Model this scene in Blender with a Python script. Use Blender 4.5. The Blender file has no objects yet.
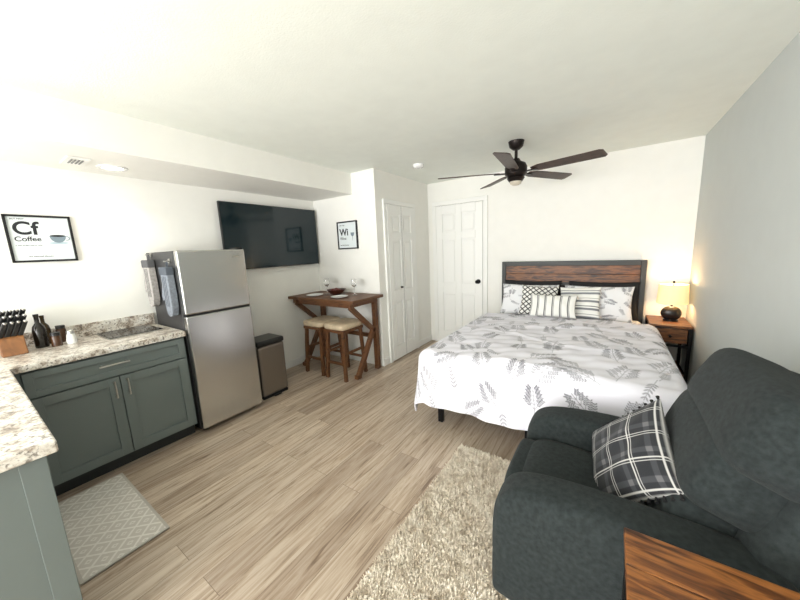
import bpy, math, random
import numpy as np
from mathutils import Vector, Matrix, Euler
random.seed(7); rng=np.random.default_rng(7)
scene=bpy.context.scene
try: scene.view_settings.view_transform='Standard'
except Exception: pass

# ---------------------------------------------------------------- helpers
def s2l(c):
    out=[]
    for v in c[:3]:
        v=v/255.0
        out.append(v/12.92 if v<=0.04045 else ((v+0.055)/1.055)**2.4)
    return (out[0],out[1],out[2],1.0)

def newmat(name):
    m=bpy.data.materials.new(name); m.use_nodes=True
    nt=m.node_tree; b=nt.nodes['Principled BSDF']
    return m,nt,b

def pbr(name,col,rough=.5,metal=0,var=0,vscale=8,bump=0,bscale=60,emis=None,estr=0,trans=0,spec=.5,stretch=(1,1,1),sheen=0,coat=0):
    m,nt,b=newmat(name); N=nt.nodes; L=nt.links
    b.inputs['Base Color'].default_value=s2l(col)
    b.inputs['Roughness'].default_value=rough; b.inputs['Metallic'].default_value=metal
    b.inputs['Specular IOR Level'].default_value=spec
    b.inputs['Sheen Weight'].default_value=sheen
    b.inputs['Coat Weight'].default_value=coat
    if trans: b.inputs['Transmission Weight'].default_value=trans
    if emis:
        b.inputs['Emission Color'].default_value=s2l(emis); b.inputs['Emission Strength'].default_value=estr
    tc=N.new('ShaderNodeTexCoord'); mp=N.new('ShaderNodeMapping'); L.new(tc.outputs['Object'],mp.inputs[0])
    mp.inputs['Scale'].default_value=stretch
    if var:
        n=N.new('ShaderNodeTexNoise'); n.inputs['Scale'].default_value=vscale; n.inputs['Detail'].default_value=6
        L.new(mp.outputs[0],n.inputs['Vector'])
        r=N.new('ShaderNodeValToRGB'); L.new(n.outputs['Fac'],r.inputs[0])
        r.color_ramp.elements[0].position=.3; r.color_ramp.elements[1].position=.7
        r.color_ramp.elements[0].color=s2l([max(0,c*(1-var)) for c in col]); r.color_ramp.elements[1].color=s2l([min(255,c*(1+var)) for c in col])
        L.new(r.outputs[0],b.inputs['Base Color'])
    if bump:
        n2=N.new('ShaderNodeTexNoise'); n2.inputs['Scale'].default_value=bscale; n2.inputs['Detail'].default_value=4
        L.new(mp.outputs[0],n2.inputs['Vector'])
        bp=N.new('ShaderNodeBump'); bp.inputs['Strength'].default_value=bump; bp.inputs['Distance'].default_value=.01
        L.new(n2.outputs['Fac'],bp.inputs['Height']); L.new(bp.outputs[0],b.inputs['Normal'])
    return m

def wood(name,cols,scale=(1,12,12),rough=.45,ns=3,bump=.15):
    m,nt,b=newmat(name); N=nt.nodes; L=nt.links
    tc=N.new('ShaderNodeTexCoord'); mp=N.new('ShaderNodeMapping'); mp.inputs['Scale'].default_value=scale
    L.new(tc.outputs['Object'],mp.inputs[0])
    n=N.new('ShaderNodeTexNoise'); n.inputs['Scale'].default_value=ns; n.inputs['Detail'].default_value=8; n.inputs['Distortion'].default_value=.6
    L.new(mp.outputs[0],n.inputs['Vector'])
    r=N.new('ShaderNodeValToRGB'); L.new(n.outputs['Fac'],r.inputs[0])
    k=len(cols); e=r.color_ramp.elements
    e[0].position=.28; e[0].color=s2l(cols[0]); e[1].position=.72; e[1].color=s2l(cols[-1])
    for i in range(1,k-1):
        x=e.new(.28+.44*i/(k-1)); x.color=s2l(cols[i])
    L.new(r.outputs[0],b.inputs['Base Color']); b.inputs['Roughness'].default_value=rough
    bp=N.new('ShaderNodeBump'); bp.inputs['Strength'].default_value=bump; bp.inputs['Distance'].default_value=.005
    L.new(n.outputs['Fac'],bp.inputs['Height']); L.new(bp.outputs[0],b.inputs['Normal'])
    return m

def attrmat(name,rough=.85,bump=.2,bscale=250,sheen=.2):
    m,nt,b=newmat(name); N=nt.nodes; L=nt.links
    a=N.new('ShaderNodeAttribute'); a.attribute_name='Col'
    L.new(a.outputs['Color'],b.inputs['Base Color']); b.inputs['Roughness'].default_value=rough
    b.inputs['Sheen Weight'].default_value=sheen
    tc=N.new('ShaderNodeTexCoord'); n=N.new('ShaderNodeTexNoise'); n.inputs['Scale'].default_value=bscale
    L.new(tc.outputs['Object'],n.inputs['Vector'])
    bp=N.new('ShaderNodeBump'); bp.inputs['Strength'].default_value=bump; bp.inputs['Distance'].default_value=.004
    L.new(n.outputs['Fac'],bp.inputs['Height']); L.new(bp.outputs[0],b.inputs['Normal'])
    return m

def root(name,loc=(0,0,0)):
    o=bpy.data.objects.new(name,None); o.empty_display_size=.1; o.location=loc
    scene.collection.objects.link(o); return o

def attach(o,rt):
    if rt is not None:
        o.parent=rt; o.matrix_parent_inverse=Matrix.Translation(-Vector(rt.location))

def mk(name,v,f,mat,rt=None,smooth=False,bevel=0,seg=2,sharp=40):
    me=bpy.data.meshes.new(name); me.from_pydata([tuple(x) for x in v],[],[tuple(x) for x in f]); me.update()
    if smooth:
        me.polygons.foreach_set('use_smooth',[True]*len(me.polygons))
        try: me.set_sharp_from_angle(angle=math.radians(sharp))
        except Exception: pass
    o=bpy.data.objects.new(name,me); scene.collection.objects.link(o)
    if mat: me.materials.append(mat)
    if bevel:
        b=o.modifiers.new('bev','BEVEL'); b.width=bevel; b.segments=seg; b.limit_method='ANGLE'
    attach(o,rt); return o

BF=[(0,3,2,1),(4,5,6,7),(0,1,5,4),(1,2,6,5),(2,3,7,6),(3,0,4,7)]
def box(name,x0,x1,y0,y1,z0,z1,mat,rt=None,bevel=0,M=None,seg=2):
    v=[Vector(p) for p in [(x0,y0,z0),(x1,y0,z0),(x1,y1,z0),(x0,y1,z0),(x0,y0,z1),(x1,y0,z1),(x1,y1,z1),(x0,y1,z1)]]
    if M is not None: v=[M@p for p in v]
    return mk(name,v,BF,mat,rt,bevel=bevel,seg=seg)

def beam(name,p0,p1,w,h,mat,rt=None,up=(0,0,1),bevel=.002):
    p0=Vector(p0);p1=Vector(p1);d=(p1-p0).normalized();up=Vector(up)
    if abs(d.dot(up))>.98: up=Vector((0,1,0))
    s=d.cross(up).normalized();u=s.cross(d).normalized()
    v=[]
    for p in (p0,p1):
        for a,b in ((-1,-1),(1,-1),(1,1),(-1,1)): v.append(p+s*a*w/2+u*b*h/2)
    return mk(name,v,[(0,1,2,3),(7,6,5,4),(0,4,5,1),(1,5,6,2),(2,6,7,3),(3,7,4,0)],mat,rt,bevel=bevel)

def cyl(name,p0,p1,r,mat,rt=None,n=24,r2=None):
    p0=Vector(p0);p1=Vector(p1);d=(p1-p0).normalized()
    up=Vector((0,0,1)) if abs(d.z)<.9 else Vector((1,0,0))
    s=d.cross(up).normalized();u=s.cross(d).normalized(); r2=r if r2 is None else r2
    v=[];f=[]
    for p,rr in ((p0,r),(p1,r2)):
        for i in range(n):
            a=2*math.pi*i/n; v.append(p+s*math.cos(a)*rr+u*math.sin(a)*rr)
    for i in range(n): j=(i+1)%n; f.append((i,j,n+j,n+i))
    f.append(tuple(range(n))[::-1]); f.append(tuple(range(n,2*n)))
    return mk(name,v,f,mat,rt,smooth=True)

def lathe(name,c,prof,mat,rt=None,n=32,M=None):
    v=[];f=[];c=Vector(c)
    for r,z in prof:
        for i in range(n):
            a=2*math.pi*i/n; p=Vector((r*math.cos(a),r*math.sin(a),z))
            if M is not None: p=M@p
            v.append(c+p)
    for k in range(len(prof)-1):
        for i in range(n):
            j=(i+1)%n; f.append((k*n+i,k*n+j,(k+1)*n+j,(k+1)*n+i))
    return mk(name,v,f,mat,rt,smooth=True,sharp=50)

def tube(name,pts,r,mat,rt=None,cyclic=False):
    cu=bpy.data.curves.new(name,'CURVE'); cu.dimensions='3D'; cu.bevel_depth=r; cu.bevel_resolution=3
    sp=cu.splines.new('POLY'); sp.points.add(len(pts)-1)
    for i,p in enumerate(pts): sp.points[i].co=(*p,1)
    sp.use_cyclic_u=cyclic
    o=bpy.data.objects.new(name,cu); scene.collection.objects.link(o); cu.materials.append(mat); attach(o,rt); return o

def soft(name,c,h,mat,rt=None,e=.35,rot=(0,0,0),n=40,lump=0,e2=None):
    v=[];f=[];c=Vector(c);R=Euler(rot).to_matrix(); e2=e if e2 is None else e2
    sp=lambda x,p: math.copysign(abs(x)**p,x)
    m=n//2
    for i in range(m+1):
        t=-math.pi/2+math.pi*i/m
        for j in range(n):
            a=2*math.pi*j/n
            x=sp(math.cos(t),e)*sp(math.cos(a),e2); y=sp(math.cos(t),e)*sp(math.sin(a),e2); z=sp(math.sin(t),e)
            p=Vector((x*h[0],y*h[1],z*h[2]))
            if lump:
                k=1+lump*(math.sin(p.x*23+c.y*9)*math.sin(p.y*19+c.x*5)+.6*math.sin(p.z*27+p.y*11))
                p*=k
            v.append(c+R@p)
    for i in range(m):
        for j in range(n):
            k=(j+1)%n; f.append((i*n+j,i*n+k,(i+1)*n+k,(i+1)*n+j))
    return mk(name,v,f,mat,rt,smooth=True,sharp=80)

def setcol(o,cols):
    me=o.data; a=me.color_attributes.new('Col','FLOAT_COLOR','POINT')
    a.data.foreach_set('color',np.asarray(cols,dtype=np.float32).ravel())

def pillow(name,c,W,Hh,T,mat,rt=None,rot=(0,0,0),n=40,fn=None,pinch=.07,wr=.004):
    """pillow lying in local XZ plane, thickness along Y"""
    R=Euler(rot).to_matrix(); c=Vector(c); v=[];f=[];cols=[]
    for side in (1,-1):
        for i in range(n+1):
            for j in range(n+1):
                u=-1+2*i/n; w=-1+2*j/n
                x=W*u*(1-pinch*(1-w*w)); z=Hh*w*(1-pinch*(1-u*u))
                y=side*T*(max(0,(1-u**2)*(1-w**2)))**.42
                y+=wr*math.sin(u*9+w*5)*(1-u*u)*(1-w*w)
                v.append(c+R@Vector((x,y,z)))
                if fn: cols.append(s2l(fn(u,w)))
    m=(n+1)*(n+1)
    for i in range(n):
        for j in range(n):
            a=i*(n+1)+j
            f.append((a,a+n+1,a+n+2,a+1)); f.append((m+a,m+a+1,m+a+n+2,m+a+n+1))
    o=mk(name,v,f,mat,rt,smooth=True,sharp=120)
    if fn: setcol(o,cols)
    return o

def text(name,s,loc,size,rot,mat,rt,align='LEFT',fat=0):
    cu=bpy.data.curves.new(name,'FONT'); cu.body=s; cu.size=size; cu.extrude=.0006; cu.align_x=align; cu.offset=fat
    o=bpy.data.objects.new(name,cu); scene.collection.objects.link(o); cu.materials.append(mat)
    o.location=loc; o.rotation_euler=rot; attach(o,rt); return o

# ---------------------------------------------------------------- dims
XR,XL,XS,XC=.697,-3.425,-2.70,-2.34
YB,YF,YR=4.274,2.983,-3.2
ZC,ZS=2.43,2.183
t=math.radians

# ---------------------------------------------------------------- materials
M_wall=pbr('paint_white',(239,238,232),.7,bump=.06,bscale=120,var=.006)
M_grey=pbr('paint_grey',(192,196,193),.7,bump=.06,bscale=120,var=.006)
M_ceil=pbr('paint_ceiling',(236,240,233),.75,bump=.12,bscale=110,var=.008)
M_trim=pbr('trim_white',(238,238,234),.4)
M_cab=pbr('cabinet_grey',(104,113,111),.42,var=.02,vscale=3)
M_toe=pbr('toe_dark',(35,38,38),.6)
M_black=pbr('black_metal',(22,22,23),.4,metal=.6)
M_blackp=pbr('black_plastic',(18,18,19),.35)
M_nickel=pbr('brushed_nickel',(190,188,184),.28,metal=1)
M_steel=pbr('stainless',(194,193,190),.24,metal=.95,bump=.03,bscale=6,stretch=(1,60,1),var=.02,vscale=4)
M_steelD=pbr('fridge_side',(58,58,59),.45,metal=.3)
M_rust=wood('rustic_wood',[(24,14,8),(78,46,24),(132,82,42),(46,27,15)],(2.2,14,14),.45,3)
M_tabw=wood('side_table_wood',[(30,16,8),(98,56,26),(150,94,46),(58,32,15)],(2.6,20,14),.4,2.4)
M_tabl=wood('table_wood',[(62,38,22),(108,70,42),(84,54,32)],(2,14,6),.5,3)
M_seat=pbr('stool_leather',(203,184,156),.55,var=.06,vscale=12,bump=.2,bscale=60)
M_white=pbr('ceramic_white',(240,240,238),.2)
M_glass=pbr('clear_glass',(250,250,250),.02,trans=1)
M_fan=wood('fan_blade_walnut',[(44,32,28),(70,52,44),(56,42,36)],(6,6,6),.45,3,.05)
M_bronze=pbr('fan_bronze',(40,34,32),.4,metal=.7)
M_chair=pbr('charcoal_chenille',(40,45,45),.95,var=.16,vscale=60,bump=.25,bscale=500,sheen=.04,spec=.2)
M_sheet=pbr('white_sheet',(238,238,240),.85,bump=.1,bscale=30)

def floor_mat():
    m,nt,b=newmat('vinyl_plank_floor'); N=nt.nodes; L=nt.links
    tc=N.new('ShaderNodeTexCoord'); mp=N.new('ShaderNodeMapping'); mp.inputs['Rotation'].default_value=(0,0,math.radians(90))
    L.new(tc.outputs['Object'],mp.inputs[0])
    br=N.new('ShaderNodeTexBrick'); br.offset=.37; br.inputs['Scale'].default_value=1
    br.inputs['Brick Width'].default_value=1.22; br.inputs['Row Height'].default_value=.15
    br.inputs['Mortar Size'].default_value=.0012; br.inputs['Mortar Smooth'].default_value=.3; br.inputs['Bias'].default_value=0
    br.inputs['Color1'].default_value=s2l((174,158,143)); br.inputs['Color2'].default_value=s2l((214,200,184)); br.inputs['Mortar'].default_value=s2l((126,108,92))
    L.new(mp.outputs[0],br.inputs['Vector'])
    mp2=N.new('ShaderNodeMapping'); mp2.inputs['Scale'].default_value=(20,1.2,1); L.new(tc.outputs['Object'],mp2.inputs[0])
    ad=N.new('ShaderNodeVectorMath'); ad.operation='MULTIPLY_ADD'
    L.new(br.outputs['Color'],ad.inputs[0]); ad.inputs[1].default_value=(0,14,0); L.new(mp2.outputs[0],ad.inputs[2])
    n=N.new('ShaderNodeTexNoise'); n.inputs['Scale'].default_value=1.7; n.inputs['Detail'].default_value=9; n.inputs['Distortion'].default_value=1.3; n.inputs['Roughness'].default_value=.66
    L.new(ad.outputs[0],n.inputs['Vector'])
    r=N.new('ShaderNodeValToRGB'); L.new(n.outputs['Fac'],r.inputs[0])
    e=r.color_ramp.elements; e[0].position=.33; e[0].color=s2l((158,142,127)); e[1].position=.60; e[1].color=s2l((255,253,249))
    x=e.new(.44); x.color=s2l((220,209,196))
    mx=N.new('ShaderNodeMixRGB'); mx.blend_type='MULTIPLY'; mx.inputs[0].default_value=.9
    L.new(br.outputs['Color'],mx.inputs[1]); L.new(r.outputs[0],mx.inputs[2]); L.new(mx.outputs[0],b.inputs['Base Color'])
    b.inputs['Roughness'].default_value=.34
    bp=N.new('ShaderNodeBump'); bp.inputs['Strength'].default_value=.2; bp.inputs['Distance'].default_value=.003; bp.invert=True
    L.new(br.outputs['Fac'],bp.inputs['Height']); L.new(bp.outputs[0],b.inputs['Normal'])
    return m
M_floor=floor_mat()

def granite():
    m,nt,b=newmat('granite_laminate'); N=nt.nodes; L=nt.links
    tc=N.new('ShaderNodeTexCoord')
    n=N.new('ShaderNodeTexNoise'); n.inputs['Scale'].default_value=16; n.inputs['Detail'].default_value=10; n.inputs['Roughness'].default_value=.72; n.inputs['Distortion'].default_value=.4
    L.new(tc.outputs['Object'],n.inputs['Vector'])
    r=N.new('ShaderNodeValToRGB'); L.new(n.outputs['Fac'],r.inputs[0]); e=r.color_ramp.elements
    e[0].position=.33; e[0].color=s2l((86,76,68)); e[1].position=.62; e[1].color=s2l((230,227,220))
    x=e.new(.42); x.color=s2l((152,138,124)); x=e.new(.5); x.color=s2l((206,199,188))
    n2=N.new('ShaderNodeTexNoise'); n2.inputs['Scale'].default_value=75; n2.inputs['Detail'].default_value=5
    L.new(tc.outputs['Object'],n2.inputs['Vector'])
    r2=N.new('ShaderNodeValToRGB'); L.new(n2.outputs['Fac'],r2.inputs[0]); e=r2.color_ramp.elements
    e[0].position=.36; e[0].color=s2l((110,100,92)); e[1].position=.46; e[1].color=(1,1,1,1)
    mx=N.new('ShaderNodeMixRGB'); mx.blend_type='MULTIPLY'; mx.inputs[0].default_value=.8
    L.new(r.outputs[0],mx.inputs[1]); L.new(r2.outputs[0],mx.inputs[2]); L.new(mx.outputs[0],b.inputs['Base Color'])
    b.inputs['Roughness'].default_value=.28
    return m
M_gran=granite()

# ---------------------------------------------------------------- room shell
T=.1
box('floor',XL-T,XR+T,YR-T,YB+T,-.1,0,M_floor)
box('ceiling',XL-T,XR+T,YR-T,YB+T,ZC,ZC+.1,M_ceil)
wl=root('wall_left',(XL,1,0))
box('main',XL-T,XL,-1.0,YB+T,0,ZC,M_wall,wl); box('end',XL-T,XL,YR-T,-2.7,0,ZC,M_wall,wl)
box('below',XL-T,XL,-2.7,-1.0,0,.75,M_wall,wl); box('above',XL-T,XL,-2.7,-1.0,2.05,ZC,M_wall,wl)
w2=root('added_window',(XL-.05,-1.85,1.4))  # unseen opening, added so light from the left reaches the grey wall
for i,y in enumerate((-2.67,-1.85,-1.03)): box('jamb_%d'%i,XL-.08,XL-.02,y-.025,y+.025,.75,2.05,M_trim,w2)
box('head',XL-.08,XL-.02,-2.7,-1.0,2.0,2.05,M_trim,w2); box('sill',XL-.08,XL+.03,-2.7,-1.0,.75,.78,M_trim,w2)
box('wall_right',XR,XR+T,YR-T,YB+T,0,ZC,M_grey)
box('wall_back',XL,XR,YB,YB+T,0,ZC,M_wall)
box('wall_closet_front',XL,XC,YF,YF+.1,0,ZC,M_wall)
box('wall_closet_side',XC-.1,XC,YF+.1,YB,0,ZC,M_wall)
box('soffit',XL,XS,-1.0,YF,ZS,ZC,M_wall)
wr=root('wall_rear',(-1.2,YR,0))
box('pier_left',XL,-3.1,YR-T,YR,0,ZC,M_wall,wr); box('pier_right',.4,XR,YR-T,YR,0,ZC,M_wall,wr)
box('header',-3.1,.4,YR-T,YR,2.25,ZC,M_wall,wr)
w1=root('window_1',(-1.35,YR-.05,0))
for i,x in enumerate((-3.07,-1.35,.37)): box('jamb_%d'%i,x-.03,x+.03,YR-.08,YR-.02,0,2.25,M_trim,w1)
box('head',-3.1,.4,YR-.08,YR-.02,2.19,2.25,M_trim,w1); box('sill',-3.1,.4,YR-.08,YR-.02,0,.04,M_trim,w1)

bb=.09
def base(name,x0,x1,y0,y1): box(name,x0,x1,y0,y1,0,bb,M_trim,bevel=.004)
base('baseboard_left',XL,XL+.014,1.56,YF)
base('baseboard_closet_front',XL+.014,XC,YF-.014,YF)
base('baseboard_closet_side',XC,XC+.014,YF-.014,3.11)
base('baseboard_closet_side_b',XC,XC+.014,3.86,YB)
base('baseboard_back',-1.40,XR,YB-.014,YB)
base('baseboard_right',XR-.014,XR,YR,YB-.014)

def door(name,Mx,W,Hd,handle_side=None,bifold=False):
    rt=root(name,Mx@Vector((W/2,0,0)))
    box('slab',0,W,.003,.016,.012,Hd,M_trim,rt,M=Mx)
    st=.1*W/.72; mid=.09*W/.72; y0,y1=.016,.032
    rows=[(.20,.80),(.95,1.60),(1.70,Hd-.12)]
    box('stile_l',0,st,y0,y1,.012,Hd,M_trim,rt,.004,Mx); box('stile_r',W-st,W,y0,y1,.012,Hd,M_trim,rt,.004,Mx)
    box('stile_m',W/2-mid/2,W/2+mid/2,y0,y1,.012,Hd,M_trim,rt,.004,Mx)
    zs=[.012]+[z for r in rows for z in r]+[Hd]
    for k in range(0,len(zs),2):
        for (a,b_) in ((st,W/2-mid/2),(W/2+mid/2,W-st)):
            box('rail_%d'%k,a,b_,y0,y1,zs[k],zs[k+1],M_trim,rt,.004,Mx)
    for k,(za,zb) in enumerate(rows):
        for (a,b_) in ((st,W/2-mid/2),(W/2+mid/2,W-st)):
            g=.026; box('panel_%d'%k,a+g,b_-g,y0-.002,y0+.010,za+g,zb-g,M_trim,rt,.008,Mx)
    if bifold:
        box('fold_gap',W/2-.0015,W/2+.0015,y1-.001,y1+.0006,.012,Hd,M_toe,rt,M=Mx)
        c=Mx@Vector((W/2+.07,y1,.98)); d=Mx.to_3x3()@Vector((0,1,0)); cyl('knob',c,c+d*.03,.012,M_black,rt)
    if handle_side:
        hx=W-.06 if handle_side=='r' else .06
        c=Mx@Vector((hx,y1,.98)); d=Mx.to_3x3()@Vector((0,1,0)); cyl('rose',c,c+d*.012,.032,M_black,rt); cyl('neck',c,c+d*.045,.012,M_black,rt)
        soft('knob',c+d*.06,(.028,.028,.026),M_black,rt,e=1)
    return rt
def casing(name,Mx,W,Hd,c=.062):
    rt=root(name,Mx@Vector((W/2,0,0)))
    box('left',-c-.004,-.004,0,.028,0,Hd+.004,M_trim,rt,.005,Mx); box('right',W+.004,W+c+.004,0,.028,0,Hd+.004,M_trim,rt,.005,Mx)
    box('head',-c-.004,W+c+.004,0,.028,Hd+.004,Hd+c+.004,M_trim,rt,.005,Mx)
    box('gap_l',-.004,0,0,.004,0,Hd,M_toe,rt,0,Mx); box('gap_r',W,W+.004,0,.004,0,Hd,M_toe,rt,0,Mx); box('gap_t',0,W,0,.004,Hd,Hd+.004,M_toe,rt,0,Mx)
Mb=Matrix(((-1,0,0,-1.475),(0,-1,0,YB),(0,0,1,0),(0,0,0,1)))
door('door_2',Mb,.715,2.085,'l'); casing('trim_2',Mb,.715,2.085)
Mc=Matrix(((0,1,0,XC),(-1,0,0,3.79),(0,0,1,0),(0,0,0,1)))
door('door_1',Mc,.62,2.04,None,True); casing('trim_1',Mc,.62,2.04,.055)

# ---------------------------------------------------------------- kitchen
kb=root('kitchen_base_cabinet',(-3,.4,0))
FX=-2.80
box('carcass',XL+.004,FX-.02,-.6,.995,.1,.868,M_cab,kb)
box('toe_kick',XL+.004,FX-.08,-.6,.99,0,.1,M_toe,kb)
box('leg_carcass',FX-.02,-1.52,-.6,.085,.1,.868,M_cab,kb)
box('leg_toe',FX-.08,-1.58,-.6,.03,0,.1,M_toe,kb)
box('end_panel',-1.52,-1.505,-.6,.09,.0,.868,M_cab,kb,.002)
box('end_stile',-1.505,-1.498,.03,.09,.0,.868,M_cab,kb,.002)
def shaker(nm,y0,y1,z0,z1,fr=.058):
    box(nm+'_panel',FX-.018,FX-.008,y0,y1,z0,z1,M_cab,kb)
    box(nm+'_sl',FX-.008,FX+.006,y0,y0+fr,z0,z1,M_cab,kb,.0015); box(nm+'_sr',FX-.008,FX+.006,y1-fr,y1,z0,z1,M_cab,kb,.0015)
    box(nm+'_rt',FX-.008,FX+.006,y0+fr,y1-fr,z1-fr,z1,M_cab,kb,.0015); box(nm+'_rb',FX-.008,FX+.006,y0+fr,y1-fr,z0,z0+fr,M_cab,kb,.0015)
shaker('drawer',.15,.98,.70,.856,.04)
shaker('door_l',.15,.562,.115,.69); shaker('door_r',.568,.98,.115,.69)
def handle(nm,p0,p1):
    d=(Vector(p1)-Vector(p0)).normalized()*.015
    cyl(nm,p0,p1,.0055,M_nickel,kb,12)
    for k,q in enumerate((Vector(p0)+d,Vector(p1)-d)): cyl(nm+'_p%d'%k,q,q-Vector((.034,0,0)),.005,M_nickel,kb,12)
hx=FX+.038
handle('drawer_pull',(hx,.47,.79),(hx,.63,.79)); handle('pull_l',(hx,.53,.55),(hx,.53,.67)); handle('pull_r',(hx,.60,.55),(hx,.60,.67))

ct=root('countertop',(-3,.3,.9))
v=[(XL+.003,-.62),(XL+.003,1.0),(-2.775,1.0),(-2.775,.117),(-1.473,.117),(-1.473,-.62)]
vv=[(x,y,.87) for x,y in v]+[(x,y,.912) for x,y in v]; n=6
ff=[tuple(range(n)),tuple(range(n,2*n))[::-1]]+[(i,n+i,n+(i+1)%n,(i+1)%n) for i in range(n)]
mk('slab',vv,ff,M_gran,ct,bevel=.006,seg=3)
box('backsplash',XL+.003,XL+.022,-.62,1.0,.912,1.01,M_gran,ct,.003)

ck=root('induction_cooktop',(-3.15,.78,.92))
box('glass',-3.36,-3.02,.60,.93,.9135,.9245,pbr('cooktop_glass',(16,16,18),.06),ck,.003)
box('frame',-3.365,-3.015,.595,.935,.9135,.920,M_nickel,ck,.002)
for i,(x,y) in enumerate(((-3.27,.7),(-3.13,.83))): 
    lathe('ring_%d'%i,(x,y,.925),[(.062,0),(.062,.0006),(.066,.0006),(.066,0)],pbr('ring_grey',(110,110,110),.4),ck)

kn=root('knife_block',(-3.2,.16,.912))
Mkb=wood('block_wood',[(104,64,34),(150,102,60)],(8,8,2),.5,3)
ky=.035
pv=[(-3.29,.08+ky,.9135),(-3.13,.08+ky,.9135),(-3.13,.19+ky,.9135),(-3.29,.19+ky,.9135),(-3.33,.08+ky,1.09),(-3.19,.08+ky,1.02),(-3.19,.19+ky,1.02),(-3.33,.19+ky,1.09)]
mk('block',pv,BF,Mkb,kn,bevel=.006)
for i in range(3):
    for j in range(4):
        p=Vector((-3.305+.045*i,.092+ky+.028*j,1.072-.022*i)); d=Vector((.34,.36,1)).normalized()
        beam('knife_%d%d'%(i,j),p,p+d*(.135-.015*i),.018,.024,M_blackp,kn,up=(0,1,0),bevel=.004)
        cyl('rivet_%d%d'%(i,j),p+d*(.128-.015*i),p+d*(.139-.015*i),.010,M_nickel,kn,10)
def bottle(x,y,k,col,nm):
    bt=root('oil_bottle',(x,y,.912))
    lathe('bottle',(x,y,.9135),[(a*k,b*k) for a,b in [(0,0),(.032,0),(.034,.01),(.034,.12),(.028,.15),(.012,.175),(.012,.215),(.014,.217),(.014,.235),(0,.236)]],pbr(nm,col,.15),bt)
bottle(-3.26,.30,1.0,(28,24,20),'dark_bottle'); bottle(-3.36,.335,.9,(58,44,22),'olive_bottle')
M_jar=pbr('brown_jar',(70,44,24),.25)
def jar(x,y,h):
    jr=root('spice_jar',(x,y,.912))
    lathe('jar',(x,y,.9135),[(0,0),(.027,0),(.027,h),(.023,h+.01)],M_jar,jr); lathe('lid',(x,y,.9235+h),[(.025,0),(.025,.022),(0,.022)],M_blackp,jr)
jar(-3.20,.362,.065); jar(-3.34,.41,.09)
sh=root('salt_shaker',(-3.20,.435,.912))
lathe('body',(-3.20,.435,.9135),[(0,0),(.026,0),(.029,.02),(.022,.07)],M_white,sh); lathe('cap',(-3.20,.435,.9835),[(.022,0),(.022,.018),(.012,.03),(0,.031)],M_nickel,sh)

# ---------------------------------------------------------------- refrigerator
fr=root('refrigerator',(-3.05,1.28,0))
F1,F2,FXf=1.013,1.553,-2.758
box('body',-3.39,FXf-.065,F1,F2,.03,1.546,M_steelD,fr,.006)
box('freezer_door',FXf-.06,FXf,F1,F2,1.035,1.546,M_steel,fr,.012,seg=4)
box('fridge_door',FXf-.06,FXf,F1,F2,.045,1.022,M_steel,fr,.012,seg=4)
box('gasket',FXf-.068,FXf-.058,F1+.01,F2-.01,.05,1.535,M_blackp,fr)
box('grip_recess',FXf-.05,FXf-.004,F1+.01,F2-.01,1.02,1.037,M_blackp,fr)
box('hinge',FXf-.12,FXf-.01,F2-.07,F2-.01,1.546,1.56,M_blackp,fr,.003)
box('badge',FXf,FXf+.0012,F2-.12,F2-.05,1.48,1.492,M_nickel,fr)
for i,(x,y) in enumerate(((-3.3,F1+.05),(-3.3,F2-.05),(-2.86,F1+.05),(-2.86,F2-.05))): cyl('foot_%d'%i,(x,y,0),(x,y,.03),.02,M_blackp,fr)

def mitt(nm,x,zt,col,stripe,k=1.15):
    rt=root(nm,(x,.985,zt))
    mm=pbr(nm+'_fabric',col,.9,var=.1,vscale=60,bump=.3,bscale=150)
    m2=pbr(nm+'_cuff',stripe,.9,bump=.3,bscale=150)
    out=[(-.055,0),(-.05,-.12),(-.072,-.16),(-.088,-.20),(-.078,-.235),(-.055,-.225),(-.045,-.205),(-.052,-.27),(-.035,-.325),(0,-.345),(.04,-.33),(.06,-.28),(.063,-.18),(.055,0)]
    v=[];nn=len(out)
    for yy in (.955,1.003):
        for a,b in out: v.append((x+a*k,yy,zt-.05+b*k))
    f=[tuple(range(nn)),tuple(range(nn,2*nn))[::-1]]+[(i,nn+i,nn+(i+1)%nn,(i+1)%nn) for i in range(nn)]
    mk('mitt',v,f,mm,rt,bevel=.018,seg=4)
    box('cuff',x-.062*k,x+.062*k,.950,1.006,zt-.11,zt-.045,m2,rt,.008)
    for q in range(3): box('stripe_%d'%q,x-.03*k+.028*q,x-.022*k+.028*q,.9535,.956,zt-.36,zt-.12,m2,rt)
    tube('loop',[(x+.015*math.sin(a),.99,zt-.03+.025*math.cos(a)) for a in [i*math.pi/6 for i in range(12)]],.0035,m2,rt,True)
    cyl('hook',(x,1.011,zt-.002),(x,.97,zt-.002),.006,M_nickel,rt,10); cyl('hook_plate',(x,1.012,zt),(x,1.005,zt),.018,M_nickel,rt,16)
mitt('oven_mitt',-3.26,1.53,(160,156,152),(84,84,86)); mitt('oven_mitt',-2.90,1.47,(118,124,132),(78,84,92))

tr=root('trash_can',(-3.0,1.78,0))
box('base',-3.13,-2.875,1.635,1.925,.0,.03,M_blackp,tr,.006)
box('can',-3.135,-2.87,1.63,1.93,.03,.56,pbr('trash_steel',(136,128,120),.36,metal=.85),tr,.02,seg=4)
box('lid',-3.14,-2.865,1.625,1.935,.562,.62,M_blackp,tr,.02,seg=4)
box('pedal',-2.875,-2.84,1.74,1.82,.008,.02,M_blackp,tr,.003)

tv=root('television',(-3.38,2.31,1.69))
box('mount',XL+.001,-3.385,2.1,2.5,1.55,1.85,M_blackp,tv)
box('shell',-3.385,-3.355,1.676,2.94,1.335,2.055,M_blackp,tv,.004)
m_scr=pbr('tv_screen',(8,18,22),.1,emis=(8,34,38),estr=.35)
box('screen',-3.3555,-3.3535,1.684,2.932,1.347,2.047,m_scr,tv)

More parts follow.
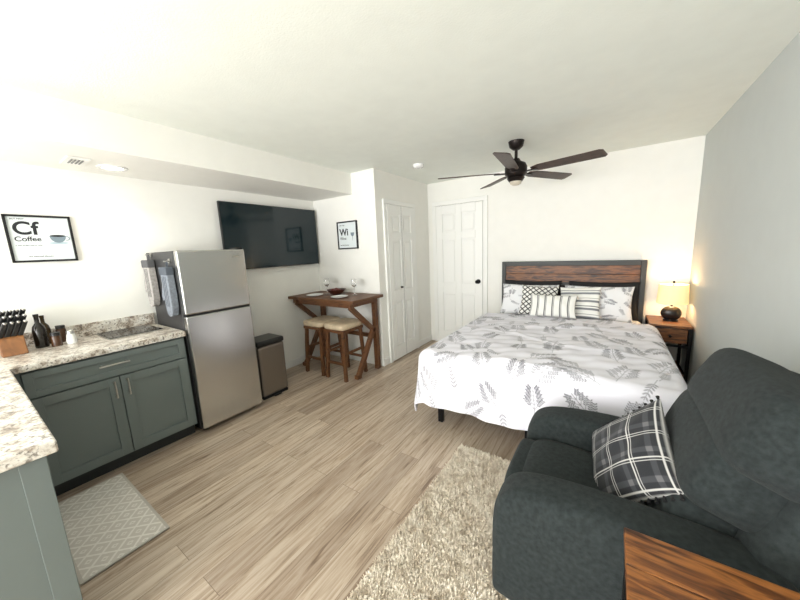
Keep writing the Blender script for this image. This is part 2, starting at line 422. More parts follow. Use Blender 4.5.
cf=root('framed_poster',(XL,.43,1.67))
y0,y1,z0,z1=.27,.592,1.504,1.833; X=XL+.001; fw=.014
M_paper=pbr('poster_paper',(222,229,230),.6); M_ink=pbr('poster_ink',(28,30,34),.6); M_inkg=pbr('poster_grey',(120,136,146),.6); M_inkl=pbr('poster_pale',(170,188,198),.6)
box('backing',X,X+.012,y0,y1,z0,z1,M_paper,cf)
for nm,a in (('fb',(y0,y1,z0,z0+fw)),('ft',(y0,y1,z1-fw,z1)),('fl',(y0,y0+fw,z0,z1)),('fr',(y1-fw,y1,z0,z1))):
    box(nm,X,X+.022,a[0],a[1],a[2],a[3],M_blackp,cf,.001)
RX=(math.radians(90),0,math.radians(90))
text('cf',"Cf",(X+.0125,.302,1.70),.125,RX,M_ink,cf,fat=.003); text('coffee',"Coffee",(X+.0125,.302,1.652),.046,RX,M_ink,cf,fat=.0006)
text('heading',"BUT FIRST",(X+.0125,.302,1.80),.014,RX,M_ink,cf)
text('sub',"a way of life | hot or cold",(X+.0125,.302,1.62),.012,RX,M_ink,cf); text('foot',"the essential element",(X+.0125,.35,1.54),.014,RX,M_ink,cf)
def poly_x(nm,pts,mat,off): mk(nm,[(X+.0125+off,y,z) for y,z in pts],[tuple(range(len(pts)))],mat,cf)
cupc=(.510,1.690)
poly_x('cup',[(cupc[0]+.042*math.cos(a),cupc[1]+.05*math.sin(a)) for a in np.linspace(math.pi,2*math.pi,20)],M_inkg,.0004)
poly_x('saucer',[(cupc[0]+.05*math.cos(a),cupc[1]-.052+.009*math.sin(a)) for a in np.linspace(0,2*math.pi,24)[:-1]],M_inkl,.0002)
poly_x('coffee_top',[(cupc[0]+.040*math.cos(a),cupc[1]+.008*math.sin(a)) for a in np.linspace(0,2*math.pi,24)[:-1]],M_ink,.0008)
tube('cup_handle',[(X+.0128,cupc[0]+.044+.014*math.cos(a),cupc[1]-.018+.014*math.sin(a)) for a in np.linspace(-2,2,10)],.0025,M_inkg,cf)

f2=root('framed_poster',(-2.81,YF,1.69))
x0,x1,z0,z1=-2.985,-2.64,1.515,1.865; Y=YF-.001
box('backing',x0,x1,Y-.012,Y,z0,z1,M_paper,f2)
for nm,a in (('fb',(x0,x1,z0,z0+.016)),('ft',(x0,x1,z1-.016,z1)),('fl',(x0,x0+.016,z0,z1)),('fr',(x1-.016,x1,z0,z1))):
    box(nm,a[0],a[1],Y-.022,Y,a[2],a[3],M_blackp,f2,.001)
RY=(math.radians(90),0,0)
text('symbol',"Wi",(x0+.04,Y-.0125,1.69),.12,RY,M_ink,f2,fat=.003); text('word',"Wine",(x0+.04,Y-.0125,1.635),.05,RY,M_ink,f2)
text('heading',"AND THEN",(x0+.04,Y-.0125,1.81),.018,RY,M_ink,f2); text('foot',"the social element",(x0+.04,Y-.0125,1.56),.02,RY,M_ink,f2)
mk('glass_icon',[(x0+.26+.03*math.cos(a),Y-.0128,1.72+.05*math.sin(a)) for a in np.linspace(math.pi,2*math.pi,16)],[tuple(range(16))],M_inkg,f2)
box('stem_icon',x0+.258,x0+.262,Y-.0132,Y-.0125,1.62,1.68,M_inkg,f2)

# ---------------------------------------------------------------- bar table
bt=root('bar_table',(-2.83,2.7,0)); tz=.95
box('top',-3.39,-2.27,2.405,2.955,tz-.035,tz,M_tabl,bt,.004)
box('apron_f',-3.30,-2.36,2.47,2.49,tz-.10,tz-.035,M_tabl,bt,.002); box('apron_b',-3.30,-2.36,2.87,2.89,tz-.10,tz-.035,M_tabl,bt,.002)
for i,x in enumerate((-2.375,-3.31)):
    s='lr'[i]
    beam('head_'+s,(x,2.44,tz-.062),(x,2.93,tz-.062),.06,.055,M_tabl,bt)
    beam('post_back_'+s,(x,2.90,0),(x,2.90,tz-.09),.055,.055,M_tabl,bt)
    beam('brace_up_'+s,(x,2.47,tz-.09),(x,2.87,.50),.05,.05,M_tabl,bt)
    beam('brace_down_'+s,(x,2.87,.56),(x,2.53,.02),.05,.05,M_tabl,bt)
    box('foot_'+s,x-.027,x+.027,2.49,2.56,0,.045,M_tabl,bt,.002)
beam('stretcher',(-3.31,2.90,.42),(-2.375,2.90,.42),.03,.05,M_tabl,bt)

def stool(x,y):
    rt=root('bar_stool',(x,y,0)); hz=.62
    soft('cushion',(x,y,hz+.012),(.165,.19,.042),M_seat,rt,e=.5,e2=.3)
    box('seat_frame',x-.15,x+.15,y-.175,y+.175,hz-.055,hz-.022,M_tabl,rt,.004)
    L={}
    for i,(a,b) in enumerate(((-1,-1),(1,-1),(1,1),(-1,1))):
        top=Vector((x+a*.125,y+b*.145,hz-.05)); bot=Vector((x+a*.15,y+b*.175,0)); L[(a,b)]=(top,bot)
        beam('leg_%d'%i,bot,top,.036,.036,M_tabl,rt)
    def at(k,z): t_,b=L[k]; return b+(t_-b)*(z/(hz-.05))
    for i,(k1,k2,z) in enumerate((((-1,-1),(1,-1),.2),((-1,1),(1,1),.2),((-1,-1),(-1,1),.32),((1,-1),(1,1),.32))):
        beam('rung_%d'%i,at(k1,z),at(k2,z),.02,.03,M_tabl,rt)
stool(-2.96,2.56); stool(-2.585,2.56)

def plate(x,y):
    rt=root('dinner_plate',(x,y,tz)); lathe('plate',(x,y,tz+.001),[(0,.003),(.06,.003),(.10,.014),(.105,.016),(.10,.012),(.06,0),(0,0)],M_white,rt)
plate(-3.05,2.56); plate(-2.62,2.56)
def wineglass(x,y):
    rt=root('wine_glass',(x,y,tz)); lathe('glass',(x,y,tz+.001),[(0,0),(.033,0),(.033,.002),(.006,.006),(.004,.09),(.02,.105),(.036,.13),(.037,.16),(.03,.20),(.029,.20),(.0355,.16),(.0345,.131),(.018,.108),(0,.104)],M_glass,rt)
wineglass(-3.02,2.74); wineglass(-2.58,2.78)
bw=root('serving_bowl',(-2.83,2.72,tz)); lathe('bowl',(-2.83,2.72,tz+.001),[(0,0),(.05,0),(.09,.035),(.12,.07),(.114,.07),(.085,.04),(.045,.01),(0,.01)],pbr('bowl_wood',(70,36,26),.4),bw)
M_apple=pbr('apple_red',(100,40,34),.35)
for i,(a,b) in enumerate(((.04,0),(-.03,.03),(-.01,-.045))): soft('fruit_%d'%i,(-2.83+a,2.72+b,tz+.055),(.033,.033,.03),M_apple,bw,e=1,n=20)

# ---------------------------------------------------------------- ceiling things
fn=root('ceiling_fan',(-.78,3.18,2.3)); cx,cy=-.783,3.18
lathe('canopy',(cx,cy,ZC),[(0,-.075),(.03,-.075),(.06,-.05),(.072,-.001),(0,-.001)],M_bronze,fn)
cyl('downrod',(cx,cy,ZC-.07),(cx,cy,2.26),.014,M_bronze,fn)
lathe('motor',(cx,cy,2.13),[(0,.145),(.03,.145),(.045,.12),(.085,.10),(.10,.07),(.10,.01),(.085,-.01),(.07,-.02),(0,-.02)],M_bronze,fn)
lathe('light_cup',(cx,cy,2.05),[(0,.06),(.075,.06),(.08,.05),(.06,.02),(.055,.02),(0,.02)],M_bronze,fn)
lathe('diffuser',(cx,cy,2.05),[(.055,.022),(.05,.0),(.03,-.012),(0,-.016)],pbr('frosted_glass',(200,192,176),.4),fn)
for i in range(5):
    a=math.radians(-84+72*i)
    Mx=Matrix.Translation((cx,cy,2.155))@Matrix.Rotation(a,4,'Z')@Matrix.Rotation(math.radians(-13),4,'X')
    pts=[(.15,-.035),(.22,-.062),(.70,-.075),(.725,-.06),(.735,.035),(.715,.06),(.22,.055),(.15,.035)]
    v=[Mx@Vector((x,y,z)) for z in (-.004,.004) for x,y in pts]; n=len(pts)
    mk('blade_%d'%i,v,[tuple(range(n))[::-1],tuple(range(n,2*n))]+[(k,(k+1)%n,n+(k+1)%n,n+k) for k in range(n)],M_fan,fn,bevel=.002)
    M2=Matrix.Translation((cx,cy,2.155))@Matrix.Rotation(a,4,'Z')
    box('iron_%d'%i,.07,.20,-.022,.022,-.012,-.004,M_bronze,fn,.003,M2)

sd=root('smoke_detector',(-1.87,3.22,ZC)); lathe('body',(-1.87,3.22,ZC),[(0,-.04),(.04,-.04),(.058,-.03),(.062,-.012),(.062,-.001),(0,-.001)],M_white,sd)
lathe('grille',(-1.87,3.22,ZC-.041),[(.03,0),(.03,-.003),(.02,-.003),(.02,0)],M_trim,sd)
rl=root('recessed_light',(-3.14,.83,ZS)); lathe('trim_ring',(-3.14,.83,ZS),[(.06,-.002),(.062,-.008),(.088,-.006),(.09,-.001)],M_white,rl)
lathe('lens',(-3.14,.83,ZS),[(0,-.003),(.062,-.003)],pbr('led_lens',(255,255,250),.5,emis=(255,250,240),estr=9),rl)
vt=root('air_vent',(-3.1,.62,ZS)); box('plate',-3.2,-2.98,.565,.685,ZS-.008,ZS-.001,M_trim,vt,.002)
mvd=pbr('vent_dark',(120,122,120),.6)
for i in range(4): box('slat_%d'%i,-3.15,-3.03,.592+.018*i,.600+.018*i,ZS-.012,ZS-.008,mvd,vt)

# ---------------------------------------------------------------- bed
HX0,HX1=-1.19,.336; bcx=(HX0+HX1)/2
bd=root('bed',(bcx,3.2,0))
M_gm=pbr('gunmetal',(60,61,60),.5,metal=.3)
box('hb_post_l',HX0,HX0+.05,4.19,4.245,0,1.256,M_gm,bd,.003); box('hb_post_r',HX1-.05,HX1,4.19,4.245,0,1.256,M_gm,bd,.003)
box('hb_top_rail',HX0+.05,HX1-.05,4.19,4.245,1.20,1.256,M_gm,bd,.003)
box('hb_mid_rail',HX0+.05,HX1-.05,4.195,4.24,.97,1.0,M_gm,bd,.003); box('hb_low_rail',HX0+.05,HX1-.05,4.195,4.24,.50,.54,M_gm,bd,.003)
for i in range(2): box('hb_plank_%d'%i,HX0+.05,HX1-.05,4.20+.004*i,4.235,1.0+.10*i,1.098+.102*i,M_rust,bd,.003)
M_dk=wood('dark_plank',[(18,12,9),(38,25,18)],(2,14,14),.5,3)
for i in range(3): box('hb_low_plank_%d'%i,HX0+.05,HX1-.05,4.205,4.235,.545+.14*i,.682+.14*i,M_dk,bd,.003)
for s,x in (('l',HX0+.06),('r',HX1-.06)): beam('side_rail_'+s,(x,2.2,.28),(x,4.19,.28),.04,.06,M_black,bd)
beam('foot_rail',(HX0+.04,2.2,.28),(HX1-.04,2.2,.28),.04,.06,M_black,bd)
for i,(x,y) in enumerate(((HX0+.06,2.2),(HX1-.06,2.2),(bcx,2.22),(bcx,3.2),(HX0+.06,3.2),(HX1-.06,3.2))): beam('leg_%d'%i,(x,y,0),(x,y,.28),.04,.04,M_black,bd)
for i in range(8): box('slat_%d'%i,HX0+.06,HX1-.06,2.3+.25*i,2.38+.25*i,.30,.315,M_black,bd)
box('mattress',HX0+.01,HX1-.01,2.19,4.18,.32,.60,M_sheet,bd,.05,seg=5)

def sprigs(Wm,Hm,nu,nv,step,size,seed,fine=1.0):
    r=np.random.default_rng(seed); A=np.zeros((nu+1,nv+1))
    du=Wm/nu; dv=Hm/nv; mn=.55*max(du,dv)
    def ell(cx,cy,a,b,ang,val):
        a=max(a,mn); b=max(b,mn)
        R=max(a,b)+max(du,dv)*1.5
        i0=max(0,int((cx-R)/du)); i1=min(nu,int((cx+R)/du)+1); j0=max(0,int((cy-R)/dv)); j1=min(nv,int((cy+R)/dv)+1)
        if i1<=i0 or j1<=j0: return
        U,V=np.meshgrid(np.arange(i0,i1+1)*du-cx,np.arange(j0,j1+1)*dv-cy,indexing='ij')
        p=U*math.cos(ang)+V*math.sin(ang); q=-U*math.sin(ang)+V*math.cos(ang)
        d=np.sqrt((p/a)**2+(q/b)**2); m=np.clip((1.25-d)/.5,0,1)*val
        A[i0:i1+1,j0:j1+1]=np.maximum(A[i0:i1+1,j0:j1+1],m)
    row=0; y=step*.35
    while y<Hm:
        x=step*(.3+.5*(row%2))
        while x<Wm:
            px=x+r.uniform(-.2,.2)*step; py=y+r.uniform(-.2,.2)*step; ang=-math.pi/2+r.uniform(-1.0,1.0)+(math.pi if r.random()<.2 else 0)
            curve=r.uniform(-2.2,2.2); S=size*r.uniform(.8,1.15); val=r.uniform(.8,1.0)
            kind=r.random(); px-=math.cos(ang)*S/2; py-=math.sin(ang)*S/2
            sx,sy,a=px,py,ang; k=24
            for q in range(k):
                a+=curve*S/k; sx+=math.cos(a)*S/k; sy+=math.sin(a)*S/k
                ell(sx,sy,S/k*.8,.0022*fine,a,val*.8)
                if kind<.72:
                    if q in (3,7,11,15,19):
                        for sd_ in (-1,1):
                            bl=S*.50*(1-q/k*.62); ba=a+sd_*.66
                            for z in range(7):
                                fz=(z+1)/7; ex=sx+math.cos(ba)*bl*fz; ey=sy+math.sin(ba)*bl*fz
                                ell(ex,ey,bl/11,.0018*fine,ba,val*.7)
                                if z>=2:
                                    for s2 in (-1,1):
                                        ell(ex+math.cos(ba+s2*.8)*.010*fine,ey+math.sin(ba+s2*.8)*.010*fine,.0075*fine,.0034*fine,ba+s2*.8,val)
                else:
                    if q>=5 and q%3==0:
                        for sd_ in (-1,1):
                            la=a+sd_*.7; ll=.022*fine*(1.1-q/k*.5); ell(sx+math.cos(la)*ll,sy+math.sin(la)*ll,ll*.85,ll*.28,la,val*.8)
            x+=step*r.uniform(.85,1.1)
        y+=step*.72; row+=1
    return A

M_comf=attrmat('comforter_print',.85,.1,60,.1)
def comforter():
    w=.775; ovL,ovR,ovF=.49,.45,.48; Lf=1.63; yh=3.77; top=.635
    Wm=2*w+ovL+ovR; Hm=Lf+ovF; nu,nv=680,580
    A=sprigs(Wm,Hm,nu,nv,.275,.22,5)
    U=np.linspace(-w-ovL,w+ovR,nu+1); V=np.linspace(0,Hm,nv+1); UU,VV=np.meshgrid(U,V,indexing='ij')
    cu=np.clip(UU,-w,w); cv=np.minimum(VV,Lf); s=UU-cu; tt=VV-cv
    hyp=np.hypot(s,tt)+1e-9; mx=np.maximum(abs(s),tt); d=.5*hyp+.5*mx
    nx=s/hyp; ny=tt/hyp; r=.085
    arc=np.minimum(d,r*math.pi/2); rest=d-arc
    out=r*np.sin(arc/r)+rest*.10; down=r*(1-np.cos(arc/r))+rest*.985
    px=bcx+cu; py=yh-cv
    ph=px*13+py*11+np.arctan2(tt,s+1e-9)*3.0*(hyp>1e-6)
    fold=(np.sin(ph)+.5*np.sin(2.3*ph+1.1))*.022*np.clip(rest/.35,0,1)
    out+=fold
    X_=px+nx*out; Y_=py-ny*out
    f=lambda a,b,c: np.sin(px*a+py*b+c)
    flat=np.clip(1-hyp/.05,0,1)
    puff=.010*np.sin(px*6.3+1+.8*np.sin(py*3.1))*np.sin(py*5.1+.4+.9*np.sin(px*2.3))+.006*f(17,9,2)*f(-7,15,0)+.004*f(31,-22,1)*f(12,28,2)
    wr=.010*np.exp(-((py-3.25-.12*np.sin(px*3+1))/.035)**2)+.008*np.exp(-((py-2.75+.25*(px+.4)-.05*np.sin(px*7))/.03)**2)
    edge=-.02*np.exp(-((cv)/.03)**2)
    Z_=top+.02+(puff+wr)*flat-down+edge
    Z_+=.014*np.clip(1-((px-bcx)/w)**2,0,1)*flat
    Z_+=fold*.2
    Z_=np.maximum(Z_,.03)
    v=np.stack([X_,Y_,Z_],-1).reshape(-1,3)
    idx=np.arange((nu+1)*(nv+1)).reshape(nu+1,nv+1)
    fc=np.stack([idx[:-1,:-1],idx[:-1,1:],idx[1:,1:],idx[1:,:-1]],-1).reshape(-1,4)
    rt=root('comforter',(bcx,3,.65))
    o=mk('cover',v.tolist(),fc.tolist(),M_comf,rt,smooth=True,sharp=180)
    base_=np.array(s2l((234,232,240))); ink=np.array(s2l((92,92,100)))
    al=(A*.88)[...,None]; col=base_*(1-al)+ink*al
    setcol(o,col.reshape(-1,4))
    so=o.modifiers.new('thick','SOLIDIFY'); so.thickness=.014; so.offset=-1
comforter()

M_pil=attrmat('pillow_print',.85,.15,200,.1)
SP=sprigs(2,2,240,240,.60,.5,3,2.6)
def fsprig(u,w):
    i=int((u+1)*119.9); j=int((w+1)*119.9); a=SP[i,j]*.8; return (236*(1-a)+110*a,236*(1-a)+110*a,238*(1-a)+116*a)
def fgeo(u,w):
    a=abs(((u*3+w*3)%2)-1); b=abs(((u*3-w*3)%2)-1)
    return (28,28,30) if (abs(a-.5)<.16 or abs(b-.5)<.16) else (236,235,230)
def fstripe(u,w):
    k=(w*4+8)%2; return (128,130,134) if k<.5 else ((60,62,66) if .9<k<1.05 else (238,237,232))
def fvstripe(u,w):
    k=(u*6+12)%2; return (70,72,76) if (k<.18 or .36<k<.46) else (236,235,230)
def fblack(u,w): return (24,23,24)
def bedpil(nm,c,W,Hh,T_,rot,fn_,n=56):
    rt=root(nm,c); pillow('cover',c,W,Hh,T_,M_pil,rt,rot,n,fn_)
bedpil('bed_pillow',(-.80,4.125,.82),.34,.205,.04,(t(-8),0,0),fblack,40)
bedpil('bed_pillow',(-.05,4.125,.82),.34,.205,.04,(t(-8),0,0),fblack,40)
bedpil('bed_pillow',(-.81,4.00,.795),.33,.20,.07,(t(-22),0,0),fsprig,120)
bedpil('bed_pillow',(-.09,4.00,.795),.33,.20,.07,(t(-22),0,0),fsprig,120)
bedpil('bed_cushion',(-.67,3.865,.81),.20,.185,.06,(t(-24),t(3),t(4)),fgeo,90)
bedpil('bed_cushion',(-.25,3.865,.81),.20,.185,.06,(t(-24),t(-3),t(-4)),fstripe,90)
bedpil('lumbar_cushion',(-.49,3.65,.80),.235,.125,.055,(t(-26),0,t(2)),fvstripe,90)

# ---------------------------------------------------------------- nightstand + lamp
ns=root('nightstand',(.52,4.0,0)); nx0,nx1,ny0,ny1=.362,.682,3.80,4.25
box('top',nx0,nx1,ny0,ny1,.625,.65,M_rust,ns,.003)
for i,(x,y) in enumerate(((nx0+.015,ny0+.015),(nx1-.015,ny0+.015),(nx1-.015,ny1-.015),(nx0+.015,ny1-.015))): beam('leg_%d'%i,(x,y,0),(x,y,.625),.025,.025,M_black,ns)
box('drawer_case',nx0+.03,nx1-.03,ny0+.03,ny1-.03,.47,.62,M_dk,ns); box('drawer_front',nx0+.035,nx1-.035,ny0+.008,ny0+.03,.475,.615,M_rust,ns,.003)
cyl('knob',((nx0+nx1)/2,ny0+.008,.545),((nx0+nx1)/2,ny0-.015,.545),.012,M_black,ns)
box('shelf',nx0+.03,nx1-.03,ny0+.01,ny1-.01,.15,.17,M_rust,ns,.003)
for s,z in (('a',.14),('b',.45)):
    for k,(p,q) in enumerate((((nx0+.015,ny0+.015),(nx1-.015,ny0+.015)),((nx0+.015,ny0+.015),(nx0+.015,ny1-.015)),((nx1-.015,ny0+.015),(nx1-.015,ny1-.015)))):
        beam('bar_%s%d'%(s,k),(*p,z),(*q,z),.018,.018,M_black,ns)
lx,ly=.545,4.04
lp=root('table_lamp',(lx,ly,.65))
M_lb=pbr('lamp_black',(26,24,24),.3)
soft('body',(lx,ly,.651+.075),(.082,.05,.075),M_lb,lp,e=1)
lathe('foot',(lx,ly,.651),[(0,0),(.06,0),(.06,.012),(.03,.018),(0,.018)],M_lb,lp); cyl('neck',(lx,ly,.79),(lx,ly,.90),.01,M_lb,lp)
m_sh,nt,b=newmat('linen_shade'); b.inputs['Base Color'].default_value=s2l((236,216,176)); b.inputs['Roughness'].default_value=.9
b.inputs['Emission Color'].default_value=s2l((255,212,140)); b.inputs['Emission Strength'].default_value=.62
lathe('shade',(lx,ly,.83),[(.125,0),(.115,.19),(.112,.19),(.122,0)],m_sh,lp)
for i in range(3):
    a=i*2.1; cyl('spider_%d'%i,(lx,ly,.985),(lx+.114*math.cos(a),ly+.114*math.sin(a),1.0),.002,M_black,lp,8)
cyl('stem',(lx,ly,.9),(lx,ly,1.03),.004,M_black,lp,10); soft('finial',(lx,ly,1.04),(.011,.011,.014),M_black,lp,e=1,n=16)
soft('bulb',(lx,ly,.93),(.028,.028,.04),pbr('bulb',(255,230,180),.5,emis=(255,200,120),estr=6),lp,e=1,n=20)
def ptl(nm,loc,e,col,r=.04):
    l=bpy.data.lights.new(nm,'POINT'); l.energy=e; l.color=col; l.shadow_soft_size=r; o=bpy.data.objects.new(nm,l); o.location=loc; scene.collection.objects.link(o); return o
attach(ptl('bulb_light_up',(lx,ly,1.0),4.2,(1,.68,.38)),lp); attach(ptl('bulb_light_low',(lx,ly,.86),3,(1,.68,.38)),lp)

# ---------------------------------------------------------------- rugs
def shag():
    rt=root('shag_rug',(-.15,1.1,0)); x0,x1,y0,y1=-.848,.62,.15,1.955
    mb,nt,b=newmat('rug_shag'); N=nt.nodes;L=nt.links
    tc=N.new('ShaderNodeTexCoord'); n=N.new('ShaderNodeTexNoise'); n.inputs['Scale'].default_value=22; n.inputs['Detail'].default_value=5; L.new(tc.outputs['Object'],n.inputs['Vector'])
    r=N.new('ShaderNodeValToRGB'); L.new(n.outputs['Fac'],r.inputs[0]); r.color_ramp.elements[0].position=.35; r.color_ramp.elements[1].position=.62
    r.color_ramp.elements[0].color=s2l((206,191,170)); r.color_ramp.elements[1].color=s2l((242,232,215)); L.new(r.outputs[0],b.inputs['Base Color']); b.inputs['Roughness'].default_value=.95
    box('backing',x0,x1,y0,y1,.001,.014,mb,rt,.003)
    n=90000; g=np.random.default_rng(2)
    bx=g.uniform(x0+.004,x1-.004,n); by=g.uniform(y0+.004,y1-.004,n); a=g.uniform(0,2*math.pi,n); ln=g.uniform(.006,.016,n); h=g.uniform(.012,.020,n); wd=g.uniform(.0018,.0032,n)
    big=np.sin(bx*60+3*np.sin(by*27))*np.sin(by*57+2*np.sin(bx*33)); a=a+big*1.2
    dx,dy=np.cos(a),np.sin(a); sx,sy=-dy*wd,dx*wd
    P=np.zeros((n,5,3)); P[:,0]=np.stack([bx-sx,by-sy,np.full(n,.013)],-1); P[:,1]=np.stack([bx+sx,by+sy,np.full(n,.013)],-1)
    P[:,2]=np.stack([bx+dx*ln*.45+sx,by+dy*ln*.45+sy,.013+h*.8],-1); P[:,3]=np.stack([bx+dx*ln*.45-sx,by+dy*ln*.45-sy,.013+h*.8],-1)
    P[:,4]=np.stack([bx+dx*ln,by+dy*ln,.013+h],-1)
    i=np.arange(n)*5
    me=bpy.data.meshes.new('pile'); fq=np.stack([i,i+1,i+2,i+3],-1).tolist(); ft=np.stack([i+3,i+2,i+4],-1).tolist()
    me.from_pydata(P.reshape(-1,3).tolist(),[],fq+ft); me.update(); me.materials.append(mb)
    o=bpy.data.objects.new('pile',me); scene.collection.objects.link(o); attach(o,rt)
shag()

def kmat():
    rt=root('kitchen_mat',(-2.37,.3,0)); x0,x1,y0,y1=-2.77,-1.95,.12,.475; nu,nv=260,120; v=[];c=[]
    for i in range(nu+1):
        for j in range(nv+1):
            x=x0+(x1-x0)*i/nu; y=y0+(y1-y0)*j/nv; v.append((x,y,.0105))
            u=(x-x0)/.10; w=(y-y0)/.10; a=abs(((u+w)%1)-.5); b_=abs(((u-w)%1)-.5)
            line=(a>.43 or b_>.43); inner=(max(a,b_)<.16 and max(a,b_)>.08)
            ed=min(x-x0,x1-x,y-y0,y1-y)<.012
            c.append(s2l((190,184,174) if (ed) else ((234,230,222) if (line or inner) else (208,202,192))))
    f=[(i*(nv+1)+j,(i+1)*(nv+1)+j,(i+1)*(nv+1)+j+1,i*(nv+1)+j+1) for i in range(nu) for j in range(nv)]
    o=mk('surface',v,f,attrmat('mat_print',.8,.2,200),rt); setcol(o,c)
    box('foam',x0,x1,y0,y1,.001,.010,pbr('mat_edge',(160,154,144),.8),rt,.003)
kmat()

# ---------------------------------------------------------------- recliner (faces -X)
rc=root('recliner',(.15,1.43,0)); rz=.036
yN,yFar=1.135,1.745; ym=(yN+yFar)/2
def arm(nm,yc):
    secs=[(-.325,.40,.03),(-.335,.45,.075),(-.31,.53,.098),(-.24,.575,.104),(-.10,.595,.105),(.10,.60,.105),(.30,.60,.10),(.44,.59,.09),(.49,.53,.06)]
    n=28;v=[];f=[]
    for x,zt,hw in secs:
        zb=rz+.03
        if x==secs[0][0]: zb=.12
        hz=(zt-zb)/2; zc=(zt+zb)/2
        for i in range(n):
            a=2*math.pi*i/n; ca,sa=math.cos(a),math.sin(a)
            yy=math.copysign(abs(ca)**.45,ca)*hw*(1+.08*max(0,sa)); zz=math.copysign(abs(sa)**(.6 if sa>0 else .25),sa)*hz
            v.append((x,yc+yy,zc+zz))
    for k in range(len(secs)-1):
        for i in range(n): j=(i+1)%n; f.append((k*n+i,(k+1)*n+i,(k+1)*n+j,k*n+j))
    f.append(tuple(range(n))); f.append(tuple(range((len(secs)-1)*n,len(secs)*n))[::-1])
    o=mk(nm,v,f,M_chair,rc,smooth=True,sharp=180); s=o.modifiers.new('s','SUBSURF'); s.levels=1; s.render_levels=2
arm('arm_near',yN); arm('arm_far',yFar)
soft('seat_cushion',(-.03,ym,.37),(.265,.215,.105),M_chair,rc,e=.4,rot=(0,t(4),0),lump=.008)
soft('footrest_pad',(-.295,ym,.29),(.055,.205,.175),M_chair,rc,e=.4,e2=.4,lump=.008)
box('base',-.24,.42,ym-.2,ym+.2,rz+.02,.28,M_chair,rc,.02)
for i,(x,y) in enumerate(((-.22,yN),(-.22,yFar),(.4,yN),(.4,yFar))): cyl('glide_%d'%i,(x,y,rz),(x,y,rz+.05),.02,M_blackp,rc)
def backseg(nm,c,h,lean,l=.008,e=.5): soft(nm,c,h,M_chair,rc,e=e,rot=(0,lean,0),lump=l,e2=.42)
backseg('back_shell',(.465,ym,.66),(.075,.325,.35),t(20),0,.4)
backseg('lumbar',(.285,ym,.55),(.105,.24,.13),t(14),e=.52)
backseg('mid_back',(.355,ym,.735),(.11,.28,.135),t(20),e=.52)
backseg('head_rest',(.435,ym,.90),(.118,.32,.145),t(24),e=.52)
# vertical tuft seams on the back
for s_ in (-1,1):
    tube('seam_%d'%s_,[(.262,ym+s_*.09,.66),(.248,ym+s_*.09,.72),(.275,ym+s_*.09,.80)],.003,M_blackp,rc)

def fplaid(u,w):
    base_=(30,32,36)
    U=(u+1)*1.75+.1; Wv=(w+1)*1.75+.1
    def ln(x): 
        k=x%1; return 2 if abs(k-.5)<.020 or abs(k-.60)<.013 else (1 if .12<k<.30 else 0)
    a,b_=ln(U),ln(Wv)
    if a==2 or b_==2: return (190,188,184)
    if a and b_: return (96,95,97)
    if a or b_: return (56,57,61)
    return base_
pc=Vector((.11,1.45,.60))
tp=root('throw_pillow',pc)
rotp=Euler((0,0,t(-68)),'XYZ').to_matrix()@Euler((t(-30),0,0)).to_matrix()@Euler((0,t(30),0)).to_matrix()
ro=rotp.to_euler()
hs=.192
pillow('cover',pc,hs,hs,.065,M_pil,tp,ro,150,fplaid)
M_tas=pbr('tassel_black',(20,20,22),.9)
for s in (-1,1):
    for k in range(13):
        w=-.95+k*.1583; p=pc+rotp@Vector((s*hs*.985*(1-.07*(1-w*w)),0,hs*w)); q=pc+rotp@Vector((s*(hs*(1-.07*(1-w*w))+.018),0,hs*w)); cyl('tassel_%d_%d'%(s,k),p,q,.003,M_tas,tp,8,.007)

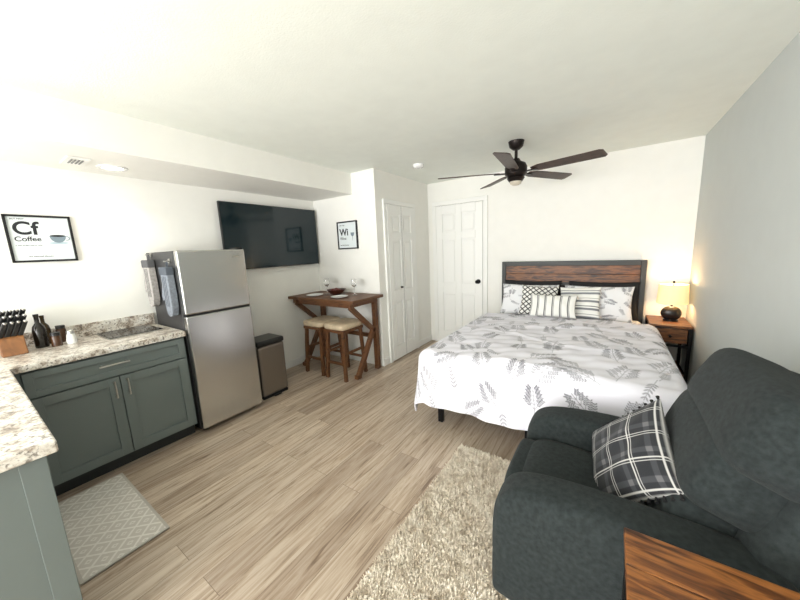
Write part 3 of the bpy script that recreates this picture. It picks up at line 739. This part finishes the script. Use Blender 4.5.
# ---------------------------------------------------------------- side table
st=root('side_table',(.33,.75,0)); sx0,sx1,sy0,sy1,sz=.078,.58,.48,.985,.66
for i in range(4):
    a=sy0+(sy1-sy0)*i/4; box('plank_%d'%i,sx0,sx1,a,a+(sy1-sy0)/4-.001,sz-.025,sz,M_tabw,st,.003)
for i,(x,y) in enumerate(((sx0+.02,sy0+.02),(sx1-.02,sy0+.02),(sx1-.02,sy1-.02),(sx0+.02,sy1-.02))): beam('leg_%d'%i,(x,y,rz),(x,y,sz-.025),.025,.025,M_black,st)
for k,(p,q) in enumerate((((sx0+.02,sy0+.02),(sx1-.02,sy0+.02)),((sx1-.02,sy0+.02),(sx1-.02,sy1-.02)),((sx1-.02,sy1-.02),(sx0+.02,sy1-.02)),((sx0+.02,sy1-.02),(sx0+.02,sy0+.02)))):
    beam('rail_%d'%k,(*p,sz-.04),(*q,sz-.04),.02,.025,M_black,st); beam('lrail_%d'%k,(*p,.12),(*q,.12),.02,.02,M_black,st)

# ---------------------------------------------------------------- lights
w=bpy.data.worlds.new('World'); scene.world=w; w.use_nodes=True
w.node_tree.nodes['Background'].inputs[0].default_value=(.9,.95,1,1); w.node_tree.nodes['Background'].inputs[1].default_value=.9
def area(nm,loc,rot,sx,sy,e,col):
    l=bpy.data.lights.new(nm,'AREA'); l.shape='RECTANGLE'; l.size=sx; l.size_y=sy; l.energy=e; l.color=col
    o=bpy.data.objects.new(nm,l); o.location=loc; o.rotation_euler=rot; scene.collection.objects.link(o); return o
area('daylight_patio',(-1.35,YR-.12,1.15),(t(90),0,0),3.3,2.1,290,(.99,.99,.985))
area('added_side_fill',(XL-.13,-1.85,1.4),(t(90),0,t(-90)),1.6,1.25,120,(.985,.99,.99))  # added fill lamp outside the extra opening, aimed at the right wall
sp=bpy.data.lights.new('recessed_spot','SPOT'); sp.energy=10; sp.spot_size=t(130); sp.spot_blend=.8; sp.color=(1,.93,.8); sp.shadow_soft_size=.06
so=bpy.data.objects.new('recessed_spot',sp); so.location=(-3.14,.83,ZS-.02); scene.collection.objects.link(so)

# ---------------------------------------------------------------- camera
yaw,pit,rol,fpx=.601,.163,.044,306.9
Fh=Vector((-math.sin(yaw),math.cos(yaw),0)); R0=Vector((math.cos(yaw),math.sin(yaw),0)); Zv=Vector((0,0,1))
F=math.cos(pit)*Fh-math.sin(pit)*Zv; U0=math.sin(pit)*Fh+math.cos(pit)*Zv
cxv=math.cos(rol)*R0-math.sin(rol)*U0; cyv=math.sin(rol)*R0+math.cos(rol)*U0; cz=-F
cam=bpy.data.cameras.new('camera'); co=bpy.data.objects.new('camera',cam); scene.collection.objects.link(co)
co.matrix_world=Matrix(((cxv.x,cyv.x,cz.x,0),(cxv.y,cyv.y,cz.y,0),(cxv.z,cyv.z,cz.z,1.48),(0,0,0,1)))
cam.sensor_width=36; cam.lens=fpx/800*36; cam.clip_start=.02
scene.camera=co
